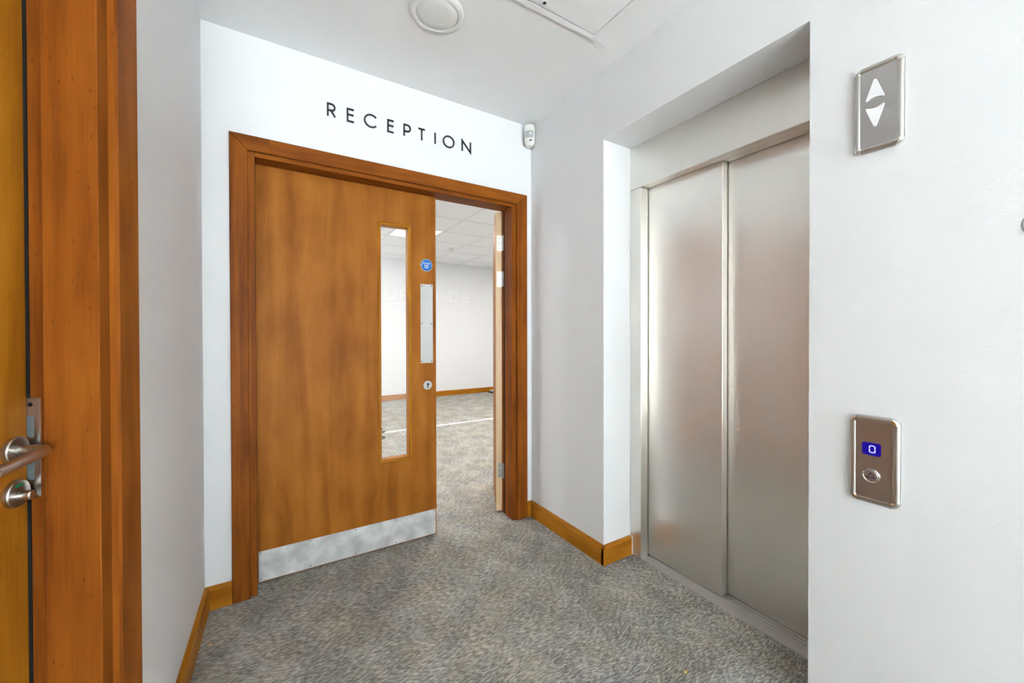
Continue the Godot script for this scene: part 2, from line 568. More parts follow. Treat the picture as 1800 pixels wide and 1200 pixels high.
# ---------------------------------------------------------------- the building
func structure() -> void:
	var top := 2.85
	var st := new_st()
	box(st, Vector3(-3.4, -0.12, -7.6), Vector3(5.2, 0, ZE + 0.25), 0.0, 2)
	whole("floor", st, M.carpet, "grey flecked carpet covering corridor and reception floor", "floor", "structure")

	st = new_st()
	box(st, Vector3(-3.4, CEIL, ZB - 0.07), Vector3(2.4, top, ZE + 0.25))
	whole("ceiling", st, M.ceiling, "plain white painted corridor ceiling", "ceiling", "structure")

	# wall with the reception doorway
	st = new_st()
	box(st, Vector3(-3.4, 0, ZB - 0.15), Vector3(-0.068, CEIL + 0.08, ZB))
	box(st, Vector3(1.389, 0, ZB - 0.15), Vector3(5.2, CEIL + 0.08, ZB))
	box(st, Vector3(-0.068, 2.071, ZB - 0.15), Vector3(1.389, CEIL + 0.08, ZB))
	whole("wall_back", st, M.wall, "white painted wall around the reception doorway", "wall", "structure")

	# lift wall with its recess
	st = new_st()
	box(st, Vector3(XR, 0, ZB), Vector3(2.1, CEIL, REC_A))
	box(st, Vector3(XR, 0, REC_B), Vector3(2.1, CEIL, ZE + 0.25))
	box(st, Vector3(XR, SOFFIT, REC_A), Vector3(2.1, CEIL, REC_B))
	box(st, Vector3(1.98, 0, REC_A), Vector3(2.1, SOFFIT, REC_B))
	whole("wall_right", st, M.wall, "white painted wall with the recessed lift entrance", "wall", "structure")

	# left wall, then the angled wall that holds the washroom door
	st = new_st()
	prism(st, [Vector2(-0.236, ZB), Vector2(-0.266, -1.236), Vector2(-0.45, -1.236), Vector2(-0.45, ZB)], 0, CEIL)
	whole("wall_left", st, M.wall, "narrow white wall between washroom door frame and reception doorway", "wall", "structure")

	var t := wash_frame()
	st = new_st()
	for b in [[Vector3(-0.15, 0, 1.062), Vector3(0, CEIL, 7.3)], [Vector3(-0.15, 2.071, -0.0), Vector3(0, CEIL, 1.062)], [Vector3(-0.15, 0, -0.0), Vector3(0, 2.071, 0.070)]]:
		box(st, b[0], b[1])
	var wl := whole("wall_left_angled", st, M.wall, "white angled wall around the washroom door", "wall", "structure")
	wl.transform = t

	# washroom behind the door, closed all round
	st = new_st()
	box(st, Vector3(-1.6, 0, -0.32), Vector3(-0.15, CEIL, -0.2))
	box(st, Vector3(-1.6, 0, 1.5), Vector3(-0.15, CEIL, 1.62))
	box(st, Vector3(-1.72, 0, -0.32), Vector3(-1.6, CEIL, 1.62))
	var ww := whole("wall_washroom", st, M.wall, "white washroom walls behind the ajar left door", "wall", "structure")
	ww.transform = t

	# added glazed screen behind the viewpoint, put in to light the corridor
	st = new_st()
	box(st, Vector3(-2.8, 0, ZE), Vector3(-2.0, CEIL, ZE + 0.15))
	box(st, Vector3(1.40, 0, ZE), Vector3(2.1, CEIL, ZE + 0.15))
	box(st, Vector3(-2.0, 2.50, ZE), Vector3(1.40, CEIL, ZE + 0.15))
	whole("wall_front", st, M.wall, "white wall around the added glazed screen", "wall", "structure")
	added_screen()

	# unseen paving outside, kept dark to weaken the light it throws indoors
	st = new_st()
	box(st, Vector3(-40, -0.30, -40), Vector3(40, -0.14, 40))
	whole("pavement", st, M.paving, "dark grey paving outside the building", "pavement", "structure")

	# skirtings
	skirting("baseboard_left", Vector3(-0.236, 0, ZB + 0.0), Vector3(-0.2655, 0, -1.245), "timber skirting along the narrow left wall")
	skirting("baseboard_back", Vector3(-0.137, 0, ZB), Vector3(-0.236, 0, ZB), "short timber skirting between left corner and reception architrave")
	skirting("baseboard_back_right", Vector3(XR, 0, ZB), Vector3(1.4735, 0, ZB), "sliver of timber skirting between architrave and lift wall")
	skirting("baseboard_right", Vector3(XR, 0, REC_A + 0.018), Vector3(XR, 0, ZB), "timber skirting below white wall left of the lift")
	skirting("baseboard_recess", Vector3(LIFT_X - 0.004, 0, REC_A), Vector3(XR - 0.018, 0, REC_A), "short timber skirting turning into the lift recess")
	skirting("baseboard_right_near", Vector3(XR, 0, ZE - 0.05), Vector3(XR, 0, -0.48), "timber skirting under the lift call panel wall")
	skirting("baseboard_far", Vector3(4.6, 0, ZF), Vector3(-2.9, 0, ZF), "timber skirting along reception room far wall")

func wash_frame() -> Transform3D:
	return Transform3D(Basis(Vector3.UP, deg_to_rad(WASH_TURN)), WASH)

# a skirting board from a to b; the wall lies on its right when looking from a to b
func skirting(called: String, a: Vector3, b: Vector3, label: String) -> void:
	var z := (b - a).normalized()
	var x := Vector3.UP.cross(z).normalized()      # towards the room
	var f := Transform3D(Basis(x, Vector3.UP, z), a)
	var st := new_st()
	var prof := [Vector2(0, 0), Vector2(0.018, 0), Vector2(0.018, 0.086), Vector2(0.0145, 0.0945), Vector2(0.008, 0.100), Vector2(0, 0.100)]
	var off := Vector2(rng.randf(), 0.3)
	bar(st, prof, Transform3D.IDENTITY, 0, (b - a).length(), 2, off)
	var o := whole(called, st, M.skirting, label, "skirting", "structure")
	o.transform = f

func added_screen() -> void:
	glazed("window_1", "added grey framed glazed screen that lights the corridor, out of view", Transform3D(Basis.IDENTITY, Vector3(-2.0, 0, ZE + 0.04)), 3.40, 4)

func glazed(called: String, label: String, at: Transform3D, wide: float, n: int) -> void:
	# local x runs along the screen, z is its thickness
	var w := thing(called, label, "window", at, "", "structure")
	var st := new_st()
	var pitch := (wide - 0.06) / n
	for k in n + 1:
		box(st, Vector3(pitch * k, 0, 0), Vector3(pitch * k + 0.06, 2.50, 0.07), 0.004)
	for y in [0.0, 2.44]:
		box(st, Vector3(0.05, y, 0.002), Vector3(wide - 0.05, y + 0.06, 0.068), 0.003)
	part("window_frame", st, M.alloy, w)
	for k in n:
		st = new_st()
		box(st, Vector3(pitch * k + 0.055, 0.055, 0.033), Vector3(pitch * (k + 1) + 0.005, 2.445, 0.037))
		part("pane", st, M.glass, w)

# ---------------------------------------------------------------- reception doorway
func mitred_frame(parent: Node3D, f: Transform3D, x0: float, x1: float, y1: float, w: float, d0: float, d1: float, c: float, m: Material, called: String, wr: float) -> void:
	# two uprights and a head, 45 degree mitres, outline in the xy plane of f
	var jobs := [
		[[Vector2(x0, 0), Vector2(x0 + w, 0), Vector2(x0 + w, y1 - w), Vector2(x0, y1)], 1],
		[[Vector2(x1, 0), Vector2(x1, y1), Vector2(x1 - wr, y1 - w), Vector2(x1 - wr, 0)], 1],
		[[Vector2(x0, y1), Vector2(x0 + w, y1 - w), Vector2(x1 - wr, y1 - w), Vector2(x1, y1)], 0],
	]
	for j in jobs:
		var st := new_st()
		var poly := []
		var mid := Vector2.ZERO
		for p in j[0]: mid += p / 4.0
		for p in j[0]: poly.append(p)
		var g: int = j[1]
		slab(st, poly, Transform3D.IDENTITY, d0, d1, c, g, Vector2(rng.randf(), 0.0) if g == 1 else Vector2(rng.randf(), rng.randf() * 0.3))
		var o := part(called, st, m, parent)
		o.transform = f

func reception_doorway() -> void:
	var tr := thing("trim_1", "cherry timber frame and architrave around the reception doorway", "door frame", Transform3D(Basis.IDENTITY, Vector3(0, 0, ZB)), "", "structure")
	mitred_frame(tr, Transform3D.IDENTITY, -0.136, 1.4715, 2.1305, 0.069, 0.0, 0.020, 0.003, M.frame, "architrave", 0.0795)
	# linings: front part carries the stop face, the rebate behind is 12 mm wider
	for s in [[-0.068, -0.040, -0.052, 0], [1.394, 1.361, 1.373, 1]]:
		var st := new_st()
		box(st, Vector3(s[0], 0, -0.088), Vector3(s[1], 2.071, 0.004), 0.0015, 1, Vector2(rng.randf(), 0))
		box(st, Vector3(s[0], 0, -0.152), Vector3(s[2], 2.071, -0.088), 0.0, 1, Vector2(rng.randf(), 0))
		part("jamb", st, M.frame, tr)
		st = new_st()
		var e: float = s[2]
		var q := 0.003 if s[3] == 0 else -0.003
		box(st, Vector3(e - q * 0.3, 0, -0.117), Vector3(e + q, 2.045, -0.107))
		part("smoke_seal", st, M.black, tr, "black brush seal in the frame rebate")
	var sh := new_st()
	box(sh, Vector3(-0.040, 2.041, -0.088), Vector3(1.361, 2.071, 0.004), 0.0015, 0, Vector2(0.2, 0.1))
	box(sh, Vector3(-0.052, 2.053, -0.152), Vector3(1.373, 2.071, -0.088), 0.0, 0, Vector2(0.6, 0.1))
	part("head", sh, M.frame, tr)

	# ---- main leaf, closed
	var d := thing("door_1", "closed cherry veneer fire door leaf with tall glazed vision panel", "door", Transform3D(Basis.IDENTITY, Vector3(-0.050, 0, ZB - 0.090)), "", "structure")
	var W := 0.927
	var vx0 := 0.597; var vx1 := 0.763; var vy0 := 0.500; var vy1 := 1.838   # vision opening, local
	var st := new_st()
	var o := Vector2(0.05, 2.15)
	box(st, Vector3(0.0, 0.006, -0.044), Vector3(vx0, 2.048, 0), 0.0, 1, o)
	box(st, Vector3(vx1, 0.006, -0.044), Vector3(W, 2.048, 0), 0.0, 1, o)
	box(st, Vector3(vx0, 0.006, -0.044), Vector3(vx1, vy0, 0), 0.0, 1, o)
	box(st, Vector3(vx0, vy1, -0.044), Vector3(vx1, 2.048, 0), 0.0, 1, o)
	part("leaf", st, M.veneer, d)
	# glazing beads: splayed, standing a little proud
	var bw := 0.017
	var ox0 := vx0 - 0.012; var ox1 := vx1 + 0.012; var oy0 := vy0 - 0.012; var oy1 := vy1 + 0.012
	for side in 2:
		var bf := Transform3D.IDENTITY if side == 0 else Transform3D(Basis(Vector3.UP, PI), Vector3(vx0 + vx1, 0, -0.044))
		for j in [
			[[Vector2(ox0, oy0), Vector2(ox0 + bw, oy0 + bw), Vector2(ox0 + bw, oy1 - bw), Vector2(ox0, oy1)], 1],
			[[Vector2(ox1, oy0), Vector2(ox1, oy1), Vector2(ox1 - bw, oy1 - bw), Vector2(ox1 - bw, oy0 + bw)], 1],
			[[Vector2(ox0, oy1), Vector2(ox0 + bw, oy1 - bw), Vector2(ox1 - bw, oy1 - bw), Vector2(ox1, oy1)], 0],
			[[Vector2(ox0, oy0), Vector2(ox1, oy0), Vector2(ox1 - bw, oy0 + bw), Vector2(ox0 + bw, oy0 + bw)], 0]]:
			st = new_st()
			slab(st, j[0], bf, 0.0, 0.008, 0.0035, j[1], Vector2(rng.randf(), 0.2))
			part("glazing_bead", st, M.bead, d)
	# inner lining of the vision panel on both sides of the pane
	for b in [[Vector3(vx0, vy0, 0), Vector3(vx0 + 0.005, vy1, -0.044)], [Vector3(vx1 - 0.005, vy0, 0), Vector3(vx1, vy1, -0.044)], [Vector3(vx0, vy0, 0), Vector3(vx1, vy0 + 0.005, -0.044)], [Vector3(vx0, vy1 - 0.005, 0), Vector3(vx1, vy1, -0.044)]]:
		st = new_st()
		box(st, b[0], b[1], 0.0, 1, Vector2(0.4, 0))
		part("glazing_lining", st, M.bead, d)
	st = new_st()
	box(st, Vector3(vx0 + 0.002, vy0 + 0.002, -0.025), Vector3(vx1 - 0.002, vy1 - 0.002, -0.019))
	part("vision_glass", st, M.glass, d, "clear glass pane of the vision panel")
	# push plate
	st = new_st()
	box(st, Vector3(0.831, 1.045, 0.0), Vector3(0.907, 1.515, 0.0018), 0.0006)
	var pp := part("push_plate", st, M.plate, d, "satin aluminium push plate")
	for x in [0.839, 0.899]:
		for y in [1.055, 1.280, 1.505]:
			screw(pp, Transform3D(Basis(Vector3.RIGHT, PI / 2), Vector3(x, y, 0.0017)), 0.0035)
	# kick plate
	st = new_st()
	box(st, Vector3(0.014, 0.010, 0.0), Vector3(W - 0.006, 0.158, 0.0018), 0.0006, 1)
	var kp := part("kick_plate", st, M.kick, d, "scuffed aluminium kick plate")
	for x in [0.022, 0.24, 0.46, 0.68, W - 0.014]:
		for y in [0.020, 0.150]:
			screw(kp, Transform3D(Basis(Vector3.RIGHT, PI / 2), Vector3(x, y, 0.0017)), 0.003)
	# lock cylinder escutcheon
	var lf := Transform3D(Basis(Vector3.RIGHT, PI / 2), Vector3(0.872, 0.912, 0))
	st = new_st()
	lathe(st, [Vector2(0.027, 0), Vector2(0.027, 0.005), Vector2(0.025, 0.007), Vector2(0, 0.007)], lf, 32)
	var es := part("lock_escutcheon", st, M.plate, d, "round steel lock escutcheon")
	st = new_st()
	# euro cylinder keyhole: round plug over a slot
	var kf := Transform3D(Basis.IDENTITY, Vector3(0.872, 0.912, 0.0072))
	var c1 := []
	for i in 16: c1.append(Vector2(cos(TAU * i / 16), sin(TAU * i / 16)) * 0.0075 + Vector2(0.001, 0.006))
	slab(st, c1, kf, 0, 0.0012)
	slab(st, [Vector2(-0.004, -0.015), Vector2(0.0025, -0.015), Vector2(0.004, 0.003), Vector2(-0.002, 0.003)], kf, 0, 0.0012)
	part("keyhole", st, M.screw, es)
	# mandatory sign
	var sf := Transform3D(Basis(Vector3.RIGHT, PI / 2), Vector3(0.869, 1.629, 0))
	st = new_st()
	lathe(st, [Vector2(0.037, 0), Vector2(0.037, 0.0008), Vector2(0.0345, 0.0011)], sf, 40)
	var sg := part("fire_door_sign", st, M.plate, d, "round blue fire door keep shut sign")
	st = new_st()
	lathe(st, [Vector2(0.0345, 0.0002), Vector2(0.0345, 0.0014), Vector2(0, 0.0014)], sf, 40)
	part("sign_face", st, M.blue, sg)
	for l in [["Fire door", 0.0105], ["keep", -0.0015], ["shut", -0.0135]]:
		text_part("sign_text", l[0], 0.0115, Transform3D(Basis.IDENTITY, Vector3(0.869, 1.629 + l[1], 0.0016)), M.sign_white, sg, true)
	for sx in [-0.0305, 0.0305]:
		st = new_st()
		lathe(st, [Vector2(0.0022, 0.0012), Vector2(0.0022, 0.002), Vector2(0, 0.002)], Transform3D(sf.basis, sf.origin + Vector3(sx, 0, 0)), 10)
		part("sign_fixing", st, M.sign_white, sg)

	# ---- half leaf, swung open into the room
	var hinge := Vector3(1.376, 0, ZB - 0.146)
	var open := deg_to_rad(117.0)
	# closed leaf points along -x; it turns into the room
	var hb := Basis(Vector3.UP, PI - open)   # local +x runs along the open leaf
	var h := thing("door_2", "half-width cherry door leaf swung open into the reception room", "door", Transform3D(hb, hinge), "", "structure")
	# local axes: x along the leaf away from the hinge, z towards its room face
	st = new_st()
	box(st, Vector3(0.003, 0.006, -0.002), Vector3(0.497, 2.048, -0.046), 0.001, 1, Vector2(0.3, 2.1))
	part("leaf", st, M.veneer, h)
	st = new_st()
	box(st, Vector3(0.0005, 0.006, -0.003), Vector3(0.0035, 2.048, -0.045), 0.0005, 1, Vector2(0.1, 0))
	part("lipping", st, M.lipping, h, "pale timber lipping on the hinge edge")
	for y in [1.835, 1.590, 0.283]:
		st = new_st()
		box(st, Vector3(-0.0005, y - 0.051, -0.004), Vector3(0.0012, y + 0.051, -0.036), 0.0003)
		var hp := part("hinge", st, M.satin, h, "steel butt hinge")
		st = new_st()
		lathe(st, [Vector2(0, y - 0.052), Vector2(0.0065, y - 0.052), Vector2(0.0065, y - 0.018), Vector2(0.0058, y - 0.0175), Vector2(0.0065, y - 0.017), Vector2(0.0065, y + 0.017), Vector2(0.0058, y + 0.0175), Vector2(0.0065, y + 0.018), Vector2(0.0065, y + 0.052), Vector2(0, y + 0.052)], Transform3D(Basis.IDENTITY, Vector3(-0.003, 0, 0.003)), 16)
		part("knuckle", st, M.satin, hp)
		for k in 3:
			screw(hp, Transform3D(Basis(Vector3.FORWARD, -PI / 2), Vector3(-0.0006, y - 0.034 + 0.034 * k, -0.022)), 0.0035)
	# the other hinge flaps are let into the frame
	for y in [1.835, 1.590, 0.283]:
		st = new_st()
		box(st, Vector3(1.3732, y - 0.051, -0.150), Vector3(1.3722, y + 0.051, -0.118))
		part("hinge_flap", st, M.satin, tr, "steel hinge flap let into the frame")

func screw(parent: Node3D, f: Transform3D, r: float) -> void:
	var st := new_st()
	lathe(st, [Vector2(r, 0), Vector2(r, 0.0004), Vector2(r * 0.7, 0.0010), Vector2(0, 0.0011)], f, 12)
	part("screw", st, M.screw, parent)

func text_part(called: String, words: String, size: float, f: Transform3D, m: Material, parent: Node3D, bold := false) -> void:
	var t := TextMesh.new()
	var font := SystemFont.new()
	font.font_names = PackedStringArray(["Droid Sans"])
	if bold: font.font_weight = 700
	t.font = font
	t.text = words
	t.font_size = 64
	t.pixel_size = size / 64.0
	t.depth = 0.0006
	var o := MeshInstance3D.new()
	o.name = called
	o.mesh = t
	o.material_override = m
	parent.add_child(o, true)
	o.transform = f

# ---------------------------------------------------------------- washroom doorway in the angled wall
func wash_box(st: SurfaceTool, x0: float, x1: float, z0: float, z1: float, y0: float, y1: float, c := 0.0, off := Vector2.ZERO) -> void:
	box(st, Vector3(x0, y0, z0), Vector3(x1, y1, z1), c, 1, off)

func washroom_doorway() -> void:
	# local axes: x out of the wall into the corridor, z along the wall towards the viewpoint
	var t := wash_frame()
	var tr := thing("trim_2", "cherry timber frame and architrave around the washroom door", "door frame", t, "", "structure")
	# architrave outline: plan turned so that its own x runs along the wall and its z out of the wall
	var af := Transform3D(Basis(Vector3(0, 0, 1), Vector3(0, 1, 0), Vector3(1, 0, 0)), Vector3.ZERO)
	mitred_frame_flipped(tr, af)
	for s in [[0.070, 0.103, 0.091], [1.062, 1.009, 1.021]]:
		var st := new_st()
		wash_box(st, -0.086, 0.004, s[0], s[1], 0, 2.071, 0.0015, Vector2(rng.randf(), 0))
		wash_box(st, -0.150, -0.086, s[0], s[2], 0, 2.071, 0.0, Vector2(rng.randf(), 0))
		part("jamb", st, M.frame, tr)
	var st := new_st()
	box(st, Vector3(-0.086, 2.041, 0.103), Vector3(0.004, 2.071, 1.009), 0.0015, 2)
	box(st, Vector3(-0.150, 2.053, 0.091), Vector3(-0.086, 2.071, 1.021), 0.0, 2)
	part("head", st, M.frame, tr)
	# black brush seal let into the rebate
	st = new_st()
	wash_box(st, -0.1135, -0.128, 0.0905, 0.0935, 0.0, 0.895)
	part("smoke_seal", st, M.black, tr, "black brush seal in the frame rebate")
	st = new_st()
	wash_box(st, -0.1135, -0.128, 0.0905, 0.0935, 1.094, 2.045)
	part("smoke_seal", st, M.black, tr, "black brush seal in the frame rebate")
	# strike plate
	st = new_st()
	wash_box(st, -0.098, -0.128, 0.0908, 0.0922, 0.897, 1.094, 0.0003)
	var sp := part("strike_plate", st, M.satin, tr, "satin steel strike plate with two keeps")
	for k in [[1.016, 1.059], [0.931, 0.972]]:  # flat darker patches stand in for the shaded keep recesses
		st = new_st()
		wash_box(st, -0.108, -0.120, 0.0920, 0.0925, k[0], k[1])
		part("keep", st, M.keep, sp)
	for y in [0.908, 1.081]:
		screw(sp, Transform3D(Basis(Vector3.RIGHT, PI / 2), Vector3(-0.113, y, 0.0921)), 0.0042)

	# leaf, a hand's breadth from shut: hinged at the near jamb, turned 2 degrees into the washroom
	var hinge := t * Vector3(-0.130, 0, 1.020)
	var db := t.basis * Basis(Vector3.UP, deg_to_rad(2.0))
	var d := thing("door_3", "honey coloured washroom door standing slightly ajar with steel lever", "door", Transform3D(db, hinge), "", "structure")
	# local axes: z runs from the free edge (-0.926) to the hinge (0), x is the thickness, corridor face at 0.044
	st = new_st()
	box(st, Vector3(0, 0.006, -0.926), Vector3(0.044, 2.045, 0), 0.001, 1, Vector2(0.97, 2.1))
	part("leaf", st, M.honey, d)
	var fx := 0.044
	# lever on a round rose
	var rf := Transform3D(Basis(Vector3.FORWARD, PI / 2), Vector3(fx, 0.999, -0.894))   # local y -> +x
	st = new_st()
	lathe(st, [Vector2(0.026, 0), Vector2(0.026, 0.007), Vector2(0.0245, 0.009), Vector2(0.011, 0.009), Vector2(0.011, 0.013), Vector2(0, 0.013)], rf, 40)
	var rose := part("handle_rose", st, M.satin, d, "round satin steel handle rose")
	st = new_st()
	var pts := [Vector3(fx + 0.008, 0.999, -0.894), Vector3(fx + 0.034, 0.999, -0.894)]
	for i in range(1, 9):   # round elbow, then the grip runs back along the door
		var a := PI / 2 * i / 8.0
		pts.append(Vector3(fx + 0.034 + 0.021 * sin(a), 0.999 - 0.002 * i / 8.0, -0.894 + 0.021 * (1.0 - cos(a))))
	for i in range(1, 7):
		pts.append(Vector3(fx + 0.055, 0.997 - 0.0015 * i, -0.873 + 0.016 * i))
	tube(st, pts, 0.0095, 20)
	part("lever", st, M.satin, rose)
	# turn snib with green vacant mark
	var tf := Transform3D(Basis(Vector3.FORWARD, PI / 2), Vector3(fx, 0.916, -0.895))
	st = new_st()
	lathe(st, [Vector2(0.026, 0), Vector2(0.026, 0.007), Vector2(0.0245, 0.009), Vector2(0, 0.009)], tf, 40)
	var turn := part("lock_rose", st, M.satin, d, "round satin steel lock rose with green mark")
	st = new_st()
	lathe(st, [Vector2(0.009, 0.008), Vector2(0.009, 0.026), Vector2(0.0075, 0.028), Vector2(0, 0.028)], Transform3D(tf.basis, tf.origin + Vector3(0, -0.004, 0)), 24)
	part("turn_knob", st, M.satin, turn)
	st = new_st()
	var wedge := []
	wedge.append_array(arc(Vector2(0, -0.004), 0.022, 0.022, 62, 118, 6))
	wedge.append_array(arc(Vector2(0, -0.004), 0.0155, 0.0155, 118, 62, 6))
	for i in 6:
		slab(st, [wedge[i], wedge[i + 1], wedge[12 - i], wedge[13 - i]], Transform3D(Basis(Vector3(0, 0, -1), Vector3(0, 1, 0), Vector3(1, 0, 0)), Vector3(fx, 0.918, -0.895)), 0.0088, 0.0094)
	part("vacant_mark", st, M.green, turn)

func mitred_frame_flipped(parent: Node3D, f: Transform3D) -> void:
	var w := 0.072
	var x0 := 0.0; var x1 := 1.112; var y1 := 2.1305
	for j in [
		[[Vector2(x0, 0), Vector2(x0 + w, 0), Vector2(x0 + w, y1 - w), Vector2(x0, y1)], 1],
		[[Vector2(x1, 0), Vector2(x1, y1), Vector2(x1 - w, y1 - w), Vector2(x1 - w, 0)], 1],
		[[Vector2(x0, y1), Vector2(x0 + w, y1 - w), Vector2(x1 - w, y1 - w), Vector2(x1, y1)], 0]]:
		var st := new_st()
		slab(st, j[0], Transform3D.IDENTITY, 0.0, 0.020, 0.004, j[1], Vector2(rng.randf(), 0.05))
		var o := part("architrave", st, M.frame, parent)
		o.transform = f

# ---------------------------------------------------------------- lift
func lift() -> void:
	var l := thing("lift_entrance", "brushed steel lift entrance with two closed sliding panels", "lift doors", Transform3D(Basis.IDENTITY, Vector3(LIFT_X, 0, 0)))
	# local x runs into the shaft
	var z0 := REC_A; var z1 := -1.455; var z2 := -0.675; var z3 := REC_B
	var st := new_st()
	box(st, Vector3(0, 0, z0 + 0.001), Vector3(0.055, 2.003, z1), 0.002)
	part("jamb", st, M.steel_frame, l)
	st = new_st()
	box(st, Vector3(0, 0, z2), Vector3(0.099, 2.003, z3 - 0.001), 0.002)
	part("jamb", st, M.steel_frame, l)
	st = new_st()
	box(st, Vector3(0, 2.005, z0 + 0.001), Vector3(0.056, SOFFIT - 0.001, z3 - 0.001), 0.002)
	box(st, Vector3(0.056, 2.005, -1.0375), Vector3(0.100, 2.035, z3 - 0.001), 0.001)
	part("header", st, M.steel_frame, l)
	st = new_st()
	box(st, Vector3(0.060, 0.010, z1 - 0.03), Vector3(0.098, 2.04, -1.041), 0.0025)
	part("door_panel", st, M.steel, l, "left sliding panel of the lift")
	st = new_st()
	box(st, Vector3(0.104, 0.010, -1.08), Vector3(0.142, 2.04, z2 + 0.03), 0.0025)
	part("door_panel", st, M.steel, l, "right sliding panel of the lift")
	# sill: ribbed plate with two running slots
	st = new_st()
	box(st, Vector3(-0.004, -0.01, z1 - 0.0), Vector3(0.15, 0.001, z2))
	var sill := part("sill", st, M.sill, l, "ribbed aluminium lift sill")
	for k in 8:
		st = new_st()
		box(st, Vector3(-0.003 + k * 0.0072, 0.0, z1), Vector3(0.0012 + k * 0.0072, 0.0065, z2), 0.0008)
		part("sill_rib", st, M.sill, sill)
	for k in [0.070, 0.090, 0.112, 0.134]:
		st = new_st()
		box(st, Vector3(k - 0.0045, 0.0, z1), Vector3(k + 0.0045, 0.0065, z2), 0.0008)
		part("sill_rib", st, M.sill, sill)
	# filler between skirting end and steel jamb
	st = new_st()
	box(st, Vector3(LIFT_X - 0.0045, 0.0, REC_A), Vector3(LIFT_X - 0.0005, 0.101, REC_A + 0.0195), 0.0008)
	whole("filler_bead", st, M.caulk, "thin white filler line between skirting and steel lift jamb", "filler")

func lift_panels() -> void:
	# both share the same body: half-round rails, corner caps and a satin fascia
	var f := Basis(Vector3(0, 0, 1), Vector3(0, 1, 0), Vector3(-1, 0, 0))   # local x = right as seen, z = out of the wall
	var a := panel_body("lift_direction_indicator", "upper steel lift indicator panel with two white arrows", "lift indicator", Transform3D(f, Vector3(XR, 1.8735, -0.4245)), 0.112, 0.253, M.fascia)
	# arrows: triangles with a hollowed base
	for s in [1.0, -1.0]:
		var st := new_st()
		# outline with rounded tips and a hollowed base, cut into convex slices about the axis
		var left := [Vector2(0, 0.0680), Vector2(-0.0020, 0.0672), Vector2(-0.0034, 0.0650), Vector2(-0.0200, 0.0150), Vector2(-0.0207, 0.0118), Vector2(-0.0190, 0.0102)]
		var hollow := [Vector2(-0.0190, 0.0102), Vector2(-0.0125, 0.0130), Vector2(-0.0065, 0.0153), Vector2(0, 0.0160)]
		for side in [-1.0, 1.0]:
			var hub := Vector2(0, 0.034)
			var rim := left + hollow.slice(1)
			for i in rim.size() - 1:
				slab(st, [hub, rim[i], rim[i + 1]].map(func(p): return Vector2(p.x * side, p.y * s)), Transform3D(Basis.IDENTITY, Vector3(-0.006, 0.0118, 0)), 0.009, 0.0150)
		part("arrow", st, M.arrow, a, "white up arrow" if s > 0 else "white down arrow")
	var c := panel_body("lift_call_panel", "lower steel lift call panel with blue display and button", "lift call panel", Transform3D(f, Vector3(XR, 0.8475, -0.4305)), 0.115, 0.256, M.fascia)
	var st := new_st()
	var rr := rounded_rect(0.043, 0.037, 0.006)
	slab(st, rr, Transform3D(Basis.IDENTITY, Vector3(-0.005, 0.0325, 0)), 0.009, 0.0126)
	var disp := part("display", st, M.display, c, "lit blue floor display reading 0")
	# seven segment 0
	var df := Transform3D(Basis.IDENTITY, Vector3(-0.003, 0.0325, 0))
	for q in [[Vector2(-0.0055, 0.0095), Vector2(0.0055, 0.0095)], [Vector2(-0.0055, -0.0095), Vector2(0.0055, -0.0095)], [Vector2(-0.0062, 0.0085), Vector2(-0.0062, 0.001)], [Vector2(-0.0062, -0.001), Vector2(-0.0062, -0.0085)], [Vector2(0.0062, 0.0085), Vector2(0.0062, 0.001)], [Vector2(0.0062, -0.001), Vector2(0.0062, -0.0085)]]:
		st = new_st()
		stroke(st, q, 0.0026, df, 0.0126, 0.0130)
		part("digit_segment", st, M.digit, disp)
	# call button
	var bf := Transform3D(Basis(Vector3.RIGHT, PI / 2), Vector3(-0.005, -0.045, 0))
	st = new_st()
	lathe(st, [Vector2(0.0215, 0.009), Vector2(0.0205, 0.0145), Vector2(0.0185, 0.0155), Vector2(0.0165, 0.0145), Vector2(0.0160, 0.0120)], bf, 40)
	var ring := part("button_ring", st, M.chrome, c, "bright ring of the call button")
	st = new_st()
	lathe(st, [Vector2(0.0158, 0.009), Vector2(0.0158, 0.0150), Vector2(0.0148, 0.0158), Vector2(0, 0.0158)], bf, 40)
	part("button", st, M.satin, ring)
	st = new_st()
	stroke(st, [Vector2(-0.0085, -0.006), Vector2(0.0085, -0.006), Vector2(0, 0.0085)], 0.0021, Transform3D(Basis.IDENTITY, Vector3(-0.005, -0.0445, 0)), 0.0157, 0.0162, true)
	part("button_arrow", st, M.indigo, ring)

func rounded_rect(w: float, h: float, r: float) -> Array:
	var out := []
	for k in 4:
		var cx := (w / 2 - r) * (1 if k == 0 or k == 3 else -1)
		var cy := (h / 2 - r) * (1 if k < 2 else -1)
		out.append_array(arc(Vector2(cx, cy), r, r, 90.0 * k, 90.0 * (k + 1), 4))
	return out

